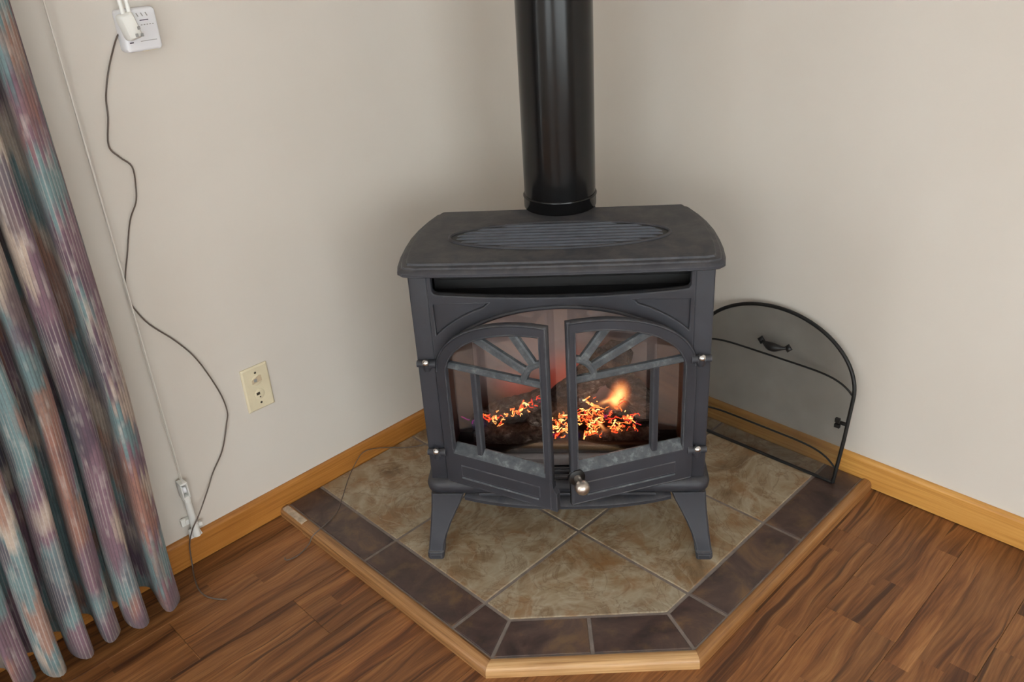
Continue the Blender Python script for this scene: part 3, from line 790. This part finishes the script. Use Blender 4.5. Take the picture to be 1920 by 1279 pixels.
# glowing embers: crackled strands and grains over logs and bed
rnd = random.Random(12); bm = BM(); heat = bm.verts.layers.float.new('glow')
def strand(x, y_, z, n, r, hot, drift):
    pts = []; dxx, dzz = drift
    for i in range(n):
        pts.append((x, y_, z)); x += dxx*0.004 + rnd.gauss(0, 0.0028); z += dzz*0.004 + rnd.gauss(0, 0.0026); y_ += rnd.gauss(0, 0.0010)
    before = len(bm.verts); bias = rnd.uniform(-0.5, 0.25)
    tube(bm, pts, [r*rnd.uniform(0.5, 1.35) for _ in pts], 5)
    bm.verts.ensure_lookup_table()
    for v in bm.verts[before:]: v[heat] = hot + bias + rnd.uniform(-0.2, 0.2)
def cluster(cx, cz, cy, wx, wz, n, hot, r=0.0013, drift=(0.5, 0.2), ln=(3, 8)):
    for _ in range(int(n*1.7)):
        strand(rnd.gauss(cx, wx*1.15), cy + rnd.gauss(0, 0.004), rnd.gauss(cz, wz*1.15), rnd.randint(*ln), r*rnd.uniform(0.6, 1.3), hot, (drift[0]*rnd.uniform(-1, 1.4), drift[1]*rnd.uniform(-1, 1.2)))
E2 = [(-0.205, 0.322, -0.112, 0.006, 0.003, 4, 0.12), (-0.190, 0.338, -0.112, 0.008, 0.004, 5, 0.55), (-0.172, 0.330, -0.112, 0.006, 0.005, 3, 0.5),
      (-0.158, 0.322, -0.112, 0.008, 0.005, 6, 0.75), (-0.143, 0.334, -0.112, 0.007, 0.005, 5, 0.8), (-0.118, 0.345, -0.114, 0.008, 0.005, 5, 0.75),
      (-0.098, 0.356, -0.115, 0.008, 0.006, 7, 0.9), (-0.080, 0.362, -0.116, 0.007, 0.004, 3, 0.6), (-0.062, 0.372, -0.118, 0.005, 0.004, 3, 0.3),
      (-0.070, 0.292, -0.098, 0.012, 0.003, 3, 0.15), (-0.050, 0.290, -0.096, 0.006, 0.004, 3, 0.45),
      (-0.024, 0.330, -0.100, 0.010, 0.005, 8, 0.8), (-0.016, 0.312, -0.098, 0.008, 0.010, 12, 0.95), (-0.008, 0.336, -0.100, 0.008, 0.006, 6, 0.85), (-0.018, 0.292, -0.097, 0.006, 0.004, 4, 0.4)]
for c_ in E2: cluster(*c_)
E3 = [(0.020, 0.342, -0.100, 0.010, 0.006, 6, 0.6), (0.030, 0.330, -0.100, 0.014, 0.008, 12, 0.75), (0.050, 0.345, -0.100, 0.010, 0.012, 12, 0.85), (0.062, 0.362, -0.104, 0.008, 0.008, 8, 0.8),
      (0.066, 0.320, -0.098, 0.010, 0.010, 10, 0.7), (0.060, 0.300, -0.097, 0.010, 0.006, 8, 0.8), (0.040, 0.298, -0.097, 0.008, 0.004, 5, 0.6), (0.076, 0.340, -0.100, 0.006, 0.008, 5, 0.7), 
      (0.100, 0.338, -0.100, 0.006, 0.007, 7, 0.6), (0.122, 0.318, -0.098, 0.008, 0.007, 6, 0.7), (0.112, 0.306, -0.098, 0.005, 0.008, 8, 0.85), (0.118, 0.300, -0.098, 0.006, 0.006, 4, 0.8),
      (0.143, 0.336, -0.100, 0.006, 0.006, 6, 0.75), (0.155, 0.322, -0.099, 0.006, 0.006, 5, 0.5), (0.138, 0.291, -0.097, 0.009, 0.005, 5, 0.55), (0.160, 0.302, -0.098, 0.004, 0.004, 3, 0.4), (0.120, 0.360, -0.104, 0.004, 0.003, 3, 0.5)]
for c_ in E3: cluster(*c_)
tag(sobj('embers', bm, 'ember'), 'glowing orange embers on the charred logs', kind='stuff')
# flames: soft glowing tongues; the red volumes are painted haze of the ember glow
def flame(c, ax, tilt, mat, name='flame'):
    bm = BM(); bmesh.ops.create_icosphere(bm, subdivisions=3, radius=1.0)
    for v in bm.verts:
        z = v.co.z; k = 1.0 - 0.22*z
        v.co = Vector((v.co.x*k, v.co.y*k, z))
    o = sobj(name, bm, mat)
    o.location = (c[0], -c[1], c[2]); o.scale = ax; o.rotation_euler = (0, tilt, 0)
    return o
flame((0.124, -0.118, 0.384), (0.030, 0.012, 0.050), 0.16, 'flame')
flame((0.112, -0.112, 0.372), (0.022, 0.010, 0.030), -0.3, 'flame')
flame((0.094, -0.108, 0.374), (0.010, 0.007, 0.030), 1.15, 'flame')
flame((0.079, -0.092, 0.322), (0.0075, 0.0075, 0.030), -0.62, 'flame')
for c_ in ((0.086, -0.094, 0.282), (0.016, -0.095, 0.292), (-0.040, -0.094, 0.296), (-0.200, -0.105, 0.320)):
    flame(c_, (0.022, 0.008, 0.018), 0.0, 'flame_blue')
flame((0.010, -0.22, 0.375), (0.12, 0.035, 0.10), 0.0, 'flame_red')
flame((-0.120, -0.20, 0.365), (0.085, 0.030, 0.055), 0.35, 'flame_red')
flame((0.070, -0.10, 0.345), (0.060, 0.012, 0.050), 0.0, 'flame_red')
flame((-0.014, -0.094, 0.315), (0.030, 0.010, 0.035), 0.0, 'flame_red')

# stove pipe
px, py = -0.002, -0.356
pw = stove.matrix_basis
pipe_loc = Matrix.Translation((OX, OY, 0)) @ Matrix.Rotation(TH, 4, 'Z') @ Vector((px, -py, 0))
pipe = tag(empty('stove_pipe', (pipe_loc.x, pipe_loc.y, ZP)), 'glossy black round flue pipe rising from the back of the stove', 'pipe')
PRD = 0.0815
bm = BM(); lathe(bm, [(PRD, 0.030), (PRD, ROOM_Z-ZP-0.001)], 72); obj('pipe_tube', bm, 'pipe', pipe, smooth=40)
bm = BM(); lathe(bm, [(PRD+0.0006, 0.0002), (PRD+0.0016, 0.003), (PRD+0.0016, 0.024), (PRD+0.0030, 0.026), (PRD+0.0032, 0.0285), (PRD+0.0022, 0.031), (PRD-0.001, 0.032)], 72); obj('pipe_collar', bm, 'pipe', pipe, smooth=40)

# ================================================================ FIRE SCREEN leaning at the right wall
YC, HWS = 0.800, 0.230
def scx(z): return 0.086 - 0.160*(z - HT)
fscreen = tag(empty('fire_screen', (0.086, YC, HT)), 'black arched wire mesh fire screen leaning against the wall right of the stove', 'fire screen')
def loc_(p): return (p[0]-0.086, p[1]-YC, p[2]-HT)
def fobj(name, bm, mat, parent=None, smooth=60):
    bmesh.ops.translate(bm, verts=bm.verts, vec=(-0.086, -YC, -HT))
    return obj(name, bm, mat, parent or fscreen, smooth)
ZS = 0.262
def arc_pt(t): return (YC + HWS*math.cos(t), ZS + 0.168*math.sin(t))
fr = [(scx(HT+0.005), YC+HWS-0.006, HT+0.005), (scx(0.15), YC+HWS-0.001, 0.15)] + [(scx(z), yy, z) for yy, z in [arc_pt(PI*k/48) for k in range(49)]] + [(scx(0.15), YC-HWS+0.001, 0.15), (scx(HT+0.005), YC-HWS+0.006, HT+0.005)]
bm = BM(); tube(bm, fr, 0.0050, 10); fobj('frame', bm, 'black_metal')
bm = BM(); tube(bm, [(0.0848, YC-HWS+0.006, HT+0.0045), (0.0848, YC+HWS-0.006, HT+0.0045)], 0.0042, 8); fobj('bottom_bar', bm, 'black_metal')
def bowed(z, amt, r, name, mat):
    pts = []
    for k in range(41):
        a = -1 + 2*k/40; yy = YC + (HWS-0.003)*a
        b = 1-abs(a)**6
        pts.append((scx(z) - amt*b*0.35, yy, z + amt*b))
    bm = BM(); tube(bm, pts, r, 8); fobj(name, bm, mat)
bowed(0.268, 0.030, 0.0026, 'cross_bar', 'black_metal')
bowed(0.062, 0.036, 0.0026, 'cross_bar', 'black_metal')
bm = BM(); NY, NZ = 30, 20; grid = []
for i in range(NY+1):
    a = -1 + 2*i/NY; yy = YC + (HWS-0.002)*a
    zt = ZS + 0.168*math.sqrt(max(0, 1-a*a)); rowv = []
    for k in range(NZ+1):
        z = HT+0.005 + (zt-HT-0.005)*k/NZ
        bow = 0.006*(1-a**4)*math.sin(PI*k/NZ)
        rowv.append(bm.verts.new((scx(z)-bow, yy, z)))
    grid.append(rowv)
for i in range(NY):
    for k in range(NZ): bm.faces.new((grid[i][k], grid[i+1][k], grid[i+1][k+1], grid[i][k+1]))
fobj('mesh_panel', bm, 'wire_mesh')
HY, HZ = 0.806, 0.335
bm = BM()
pts = [(scx(HZ)+0.005, HY-0.034, HZ), (scx(HZ)+0.010, HY-0.024, HZ-0.001), (scx(HZ)+0.014, HY-0.012, HZ-0.002), (scx(HZ)+0.015, HY, HZ-0.003), (scx(HZ)+0.014, HY+0.012, HZ-0.002), (scx(HZ)+0.010, HY+0.024, HZ-0.001), (scx(HZ)+0.005, HY+0.034, HZ)]
tube(bm, smooth_path(pts, 4), [0.0035 + 0.0085*math.sin(PI*k/24)**2 for k in range(25)], 10); hd = fobj('handle', bm, 'black_metal')
for s in (-1, 1):
    bm = BM(); lathe(bm, [(0.0, 0.0), (0.012, 0.001), (0.009, 0.005), (0.0035, 0.008), (0.0, 0.0085)], 4, align((scx(HZ)+0.001, HY+s*0.038, HZ), (1, 0, 0.16)))
    fobj('rosette', bm, 'black_metal')
bm = BM(); zc = 0.190; xc_ = scx(zc); yc_ = YC+HWS-0.004
box(bm, xc_-0.003, xc_+0.004, yc_-0.016, yc_, zc-0.003, zc+0.005, 0.001); box(bm, xc_+0.001, xc_+0.010, yc_-0.026, yc_-0.014, zc+0.003, zc+0.014, 0.001); box(bm, xc_+0.001, xc_+0.010, yc_-0.026, yc_-0.012, zc-0.012, zc-0.002, 0.001)
fobj('clip', bm, 'black_metal')

# ================================================================ CURTAIN
rnd = random.Random(3)
XC0 = 1.392; NF = 14; PITCH = 0.066
cols = 24*NF; rows_ = 44; ZH, ZTOP = 0.044, 2.17
amps = [0.056 + rnd.uniform(-0.014, 0.014) for _ in range(NF+2)]; ph = [rnd.uniform(-0.012, 0.012) for _ in range(NF+2)]; om = [0.010]*(NF+2); tw = [rnd.uniform(-0.10, 0.10) for _ in range(NF+2)]
def plan(sv, z):
    k = int(sv); f = sv - k; k2 = min(k+1, NF+1); a = amps[k]*(1-f) + amps[k2]*f
    hz = (z-ZH)/(ZTOP-ZH)
    a *= 1.0 - 0.18*hz
    lean = min(1.0, max(0.0, (z-0.05)/0.6)); lean = lean*lean*(3-2*lean)
    x = XC0 - 0.026*lean + (PITCH+0.02*math.exp(-sv))*sv + om[k]*math.sin(4*PI*sv) + ph[k]*math.sin(PI*f) + 0.006*math.sin(3.1*hz+sv*0.9)*min(1, sv)
    ax = 2*PI*(sv + tw[k]*math.sin(PI*f)**2)
    cw = math.cos(ax); cw = math.copysign(abs(cw)**0.8, cw)
    yy = 0.098 - a*(cw + 0.10*math.sin(3*ax)) + 0.008*math.sin(2.3*hz + sv*1.7)
    return x, yy
bm = BM(); uvl = bm.loops.layers.uv.new('UVMap'); vg = []
arc = [0.0]
for i in range(1, cols+1):
    a = plan((i-1)*NF/cols, 0.6); b = plan(i*NF/cols, 0.6); arc.append(arc[-1]+math.hypot(b[0]-a[0], b[1]-a[1]))
for i in range(cols+1):
    sv = i*NF/cols; c_ = []
    for k in range(rows_+1):
        z = ZH + (ZTOP-ZH)*k/rows_
        x, yy = plan(sv, z)
        if k == 0: z += 0.010*math.cos(2*PI*sv)
        c_.append(bm.verts.new((x, yy, z)))
    vg.append(c_)
uvs = {}
for i in range(cols+1):
    for k in range(rows_+1): uvs[vg[i][k]] = (arc[i], ZH + (ZTOP-ZH)*k/rows_)
for i in range(cols):
    for k in range(rows_):
        f = bm.faces.new((vg[i][k], vg[i+1][k], vg[i+1][k+1], vg[i][k+1])); f.smooth = True
        for l in f.loops: l[uvl].uv = uvs[l.vert]
me = bpy.data.meshes.new('curtain'); bm.to_mesh(me); bm.free()
cur = link_mesh('curtain', me, 'curtain')
sol = cur.modifiers.new('thickness', 'SOLIDIFY'); sol.thickness = 0.0022; sol.offset = 0
tag(cur, 'floor-length pleated drape in mauve, teal and cream ikat stripes on the left', 'curtain')
rod = tag(empty('curtain_rod', (1.35, 0.1, 2.19)), 'brown drapery rod above the pleated curtain', 'curtain rod')
bm = BM(); tube(bm, [(-0.05, 0, 0), (3.7, 0, 0)], 0.014, 12); obj('rod', bm, 'rod_brown', rod, 60)
for xx in (0.0, 1.8, 3.6):
    bm = BM(); box(bm, xx-0.012, xx+0.012, -0.099, 0.0, -0.008, 0.008, 0.002); obj('bracket', bm, 'rod_brown', rod)

# ================================================================ LEFT WALL FITTINGS
# telephone wall plate
pl_ = tag(empty('wall_plate', (1.065, 0.0, 0.376)), 'ivory double telephone jack plate low on the left wall', 'wall plate')
bm = BM(); rr = lambda w_, h_, r: [(x, z) for x, z in rrect(w_, -h_, h_, r)]
loft(bm, [[(x, 0.0003, z) for x, z in rr(0.0355, 0.0585, 0.002)], [(x, 0.0030, z) for x, z in rr(0.0355, 0.0585, 0.002)], [(x, 0.0062, z) for x, z in rr(0.0315, 0.0545, 0.002)]])
pp = obj('plate', bm, 'ivory', pl_)
for zz, worn in ((0.022, True), (-0.016, False)):
    bm = BM(); lathe(bm, [(0.0, 0.0), (0.0135, 0.0), (0.0135, 0.0012), (0.012, 0.002), (0.0, 0.002)], 28, align((0.0, 0.0060, zz), (0, 1, 0)))
    j = obj('jack', bm, 'ivory', pl_, 40)
    bm = BM(); box(bm, -0.0005, 0.0085, 0.0072, 0.0084, zz-0.001, zz+0.006) if not worn else box(bm, 0.000, 0.008, 0.0072, 0.0086, zz-0.003, zz+0.005)
    obj('socket_hole', bm, 'hole_dark' if not worn else 'print_grey', j)
    if worn:
        bm = BM(); slab(bm, [(-0.0125, -0.004), (-0.0125, 0.010), (-0.0075, 0.012), (0.013, 0.004), (0.0135, -0.007)], 0, 0.0005)
        for v in bm.verts: v.co = Vector((v.co.x, 0.0078+v.co.z, zz+v.co.y))
        tag(obj('sticker', bm, 'ivory_dull', j), 'worn pinkish sticker remnant')
    else:
        bm = BM(); box(bm, -0.001, 0.002, 0.0076, 0.0084, zz-0.009, zz-0.006); obj('socket_slot', bm, 'hole_dark', j)
for zz in (0.042, -0.040):
    bm = BM(); lathe(bm, [(0.0, 0.0), (0.0030, 0.0), (0.0026, 0.0009), (0.0, 0.0011)], 14, align((0.0, 0.0060, zz), (0, 1, 0)))
    obj('screw', bm, 'hole_dark', pl_, 40)
# alarm box
al = tag(empty('wall_alarm', (1.1455, 0.0, 1.2115)), 'small white plug-in alarm box mounted high on the left wall', 'alarm')
bm = BM()
loft(bm, [[(x, yy, z) for x, z in rrect(hw_, -hh, hh, r)] for hw_, hh, r, yy in ((0.035, 0.0375, 0.006, 0.0005), (0.036, 0.0385, 0.007, 0.006), (0.036, 0.0385, 0.007, 0.022), (0.0345, 0.037, 0.007, 0.0275), (0.031, 0.0335, 0.007, 0.030))])
obj('case', bm, 'device_white', al, 40)
def mark(x0, x1, z0, z1, mat='print_dark'):
    bm = BM(); box(bm, x0, x1, 0.0298, 0.0305, z0, z1); obj('printed_mark', bm, mat, al)
for k in range(4):
    bm = BM(); xx = 0.010 - 0.0088*k
    slab(bm, [(xx+0.0025, 0.030), (xx+0.0005, 0.030), (xx-0.0022, 0.0235), (xx-0.0002, 0.0235)], 0, 0.0006)
    for v in bm.verts: v.co = Vector((v.co.x, 0.0298+v.co.z, v.co.y))
    obj('vent_slot', bm, 'print_grey', al)
mark(-0.018, -0.001, 0.0160, 0.0175)
for k in range(5): mark(-0.0265+0.0055*k, -0.0235+0.0055*k, 0.0078, 0.0092, 'print_grey')
mark(-0.026, 0.006, -0.0205, -0.0195, 'print_grey'); mark(0.020, 0.0275, -0.0215, -0.0195)
bm = BM(); box(bm, -0.012, -0.006, 0.014, 0.022, -0.0392, -0.0380); obj('button', bm, 'print_dark', al)
bm = BM(); box(bm, -0.026, 0.004, 0.008, 0.024, -0.0389, -0.0380); obj('bottom_grille', bm, 'ivory', al)
# power adaptor plugged over the alarm with its two white leads going up
ad = tag(empty('power_adaptor', (1.172, 0.0, 1.222)), 'white multi-outlet plug hanging over the left corner of the alarm box', 'plug')
bm = BM(); loft(bm, [[(x, yy, z) for x, z in rrect(hw_, -hh, hh, r)] for hw_, hh, r, yy in ((0.013, 0.022, 0.005, 0.0306), (0.0145, 0.024, 0.006, 0.036), (0.0145, 0.024, 0.006, 0.050), (0.011, 0.020, 0.006, 0.056))])
bmesh.ops.transform(bm, matrix=Matrix.Rotation(0.22, 4, 'Y'), verts=bm.verts)
obj('plug_body', bm, 'white_plastic', ad, 50)
for xx, zz in ((-0.012, -0.004), (-0.0055, -0.016), (-0.0155, -0.0165)):
    bm = BM(); box(bm, xx-0.0028, xx+0.0028, 0.052, 0.0570, zz-0.003, zz+0.003, 0.0008); obj('outlet_slot', bm, 'print_grey', ad)
for dx_ in (-0.005, 0.006):
    bm = BM(); tube(bm, smooth_path([(dx_, 0.046, 0.016), (dx_*1.1, 0.044, 0.05), (dx_*0.9, 0.030, 0.20), (dx_*0.7, 0.012, 0.45), (dx_*0.6, 0.010, 0.9)], 6), 0.0042, 8); obj('lead', bm, 'white_plastic', ad, 60)
# thin brown wire from the alarm down to the floor
W1 = [(1.1836, 1.2038), (1.213, 1.153), (1.2333, 1.1021), (1.2401, 1.063), (1.2535, 1.0111), (1.2387, 0.9844), (1.2203, 0.9607), (1.2234, 0.9208), (1.2317, 0.8896), (1.253, 0.856), (1.2754, 0.7936), (1.2943, 0.7408), (1.2981, 0.7059), (1.2941, 0.6787), (1.2721, 0.6301), (1.2269, 0.5703), (1.1916, 0.5081), (1.1612, 0.4139), (1.1532, 0.3542), (1.1623, 0.3212), (1.1883, 0.2582), (1.2224, 0.2145)]
pts = [(1.176, 0.012, 1.205)] + [(x, 0.0055, z) for x, z in W1] + [(1.2508, 0.014, 0.1785), (1.2926, 0.036, 0.1434), (1.3147, 0.038, 0.1183), (1.3265, 0.031, 0.0861), (1.3305, 0.023, 0.0553), (1.3356, 0.023, 0.009), (1.345, 0.045, 0.0035), (1.3599, 0.0935, 0.0025), (1.3623, 0.1298, 0.0025), (1.353, 0.1583, 0.0025), (1.3338, 0.1852, 0.0025)]
bm = BM(); tube(bm, smooth_path(pts, 5), 0.0017, 6)
tag(obj('thin_wire', bm, 'wire_brown', None, 60), 'thin brown wire trailing down the left wall from alarm to floor', 'wire')
# second wire across the hearth
pts = [(0.6100, 0.105, 0.0262), (0.6481, 0.0835, 0.0256), (0.6927, 0.0554, 0.0262), (0.7250, 0.026, 0.030), (0.7769, 0.0200, 0.0513), (0.8128, 0.0200, 0.0596), (0.8420, 0.0260, 0.050), (0.895, 0.0560, 0.034), (0.9594, 0.1119, 0.0256), (0.9998, 0.1457, 0.0256), (1.060, 0.1680, 0.0282), (1.088, 0.1690, 0.0200), (1.1000, 0.170, 0.006), (1.1373, 0.1818, 0.0025), (1.1640, 0.178, 0.0025), (1.1697, 0.1702, 0.0025), (1.166, 0.164, 0.0025)]
bm = BM(); tube(bm, smooth_path(pts, 6), 0.0013, 6)
tag(obj('thin_wire', bm, 'wire_brown', None, 60), 'thin dark wire lying over the left edge of the tiled hearth', 'wire')
# drapery cord with its tension pulley
tp = tag(empty('cord_tension_pulley', (1.305, 0.0, 0.08)), 'white drapery cord tension pulley fixed above the left baseboard', 'cord pulley')
bm = BM(); loft(bm, [[(x, yy, z) for x, z in q] for yy, q in ((0.0142, [(-0.016, -0.004), (0.017, -0.004), (0.014, 0.022), (-0.010, 0.024)]), (0.0185, [(-0.015, -0.003), (0.016, -0.003), (0.013, 0.021), (-0.009, 0.023)]))]); obj('foot', bm, 'white_plastic', tp)
bm = BM(); lathe(bm, [(0.0, 0), (0.0016, 0), (0.0016, 0.0008), (0.0, 0.001)], 10, align((0.002, 0.0185, 0.006), (0, 1, 0))); obj('screw', bm, 'hole_dark', tp)
bm = BM(); tube(bm, [(0.000, 0.0225, 0.004), (-0.001, 0.0225, 0.05), (-0.001, 0.0225, 0.112)], [0.0098, 0.0090, 0.0072], 14); obj('sleeve', bm, 'white_plastic', tp, 50)
bm = BM(); box(bm, 0.012, 0.024, 0.004, 0.012, 0.034, 0.054, 0.002); box(bm, -0.021, -0.011, 0.010, 0.020, 0.018, 0.030, 0.002); box(bm, -0.004, 0.014, 0.0006, 0.014, 0.036, 0.05, 0.001); obj('bracket', bm, 'white_plastic', tp)
bm = BM()
for s in (-1, 1): box(bm, *sorted((s*0.0055+0.001, s*0.0085+0.001)), 0.010, 0.034, 0.118, 0.160, 0.001)
box(bm, -0.0075, 0.0095, 0.010, 0.034, 0.156, 0.161, 0.001); box(bm, -0.0055, 0.0075, 0.012, 0.032, 0.106, 0.122, 0.002); box(bm, -0.0075, 0.0095, 0.010, 0.014, 0.118, 0.160, 0.001)
obj('pulley_housing', bm, 'white_plastic', tp, 40)
bm = BM(); lathe(bm, [(0.0, -0.004), (0.009, -0.004), (0.0075, 0.0), (0.009, 0.004), (0.0, 0.004)], 18, align((0.001, 0.022, 0.138), (1, 0, 0))); obj('wheel', bm, 'device_white', tp, 40)
bm = BM(); tube(bm, [(1.306, 0.031, 0.236), (1.307, 0.040, 1.0), (1.310, 0.060, 2.175)], 0.0018, 6)
tag(obj('drapery_cord', bm, 'cord_white', None, 60), 'front strand of the pale drapery cord running up from the pulley', 'cord', 'drapery cords')
bm = BM(); tube(bm, [(1.3035, 0.014, 0.236), (1.302, 0.020, 1.0), (1.300, 0.055, 2.175)], 0.0015, 6)
tag(obj('drapery_cord', bm, 'cord_white', None, 60), 'rear strand of the pale drapery cord, close to the wall', 'cord', 'drapery cords')
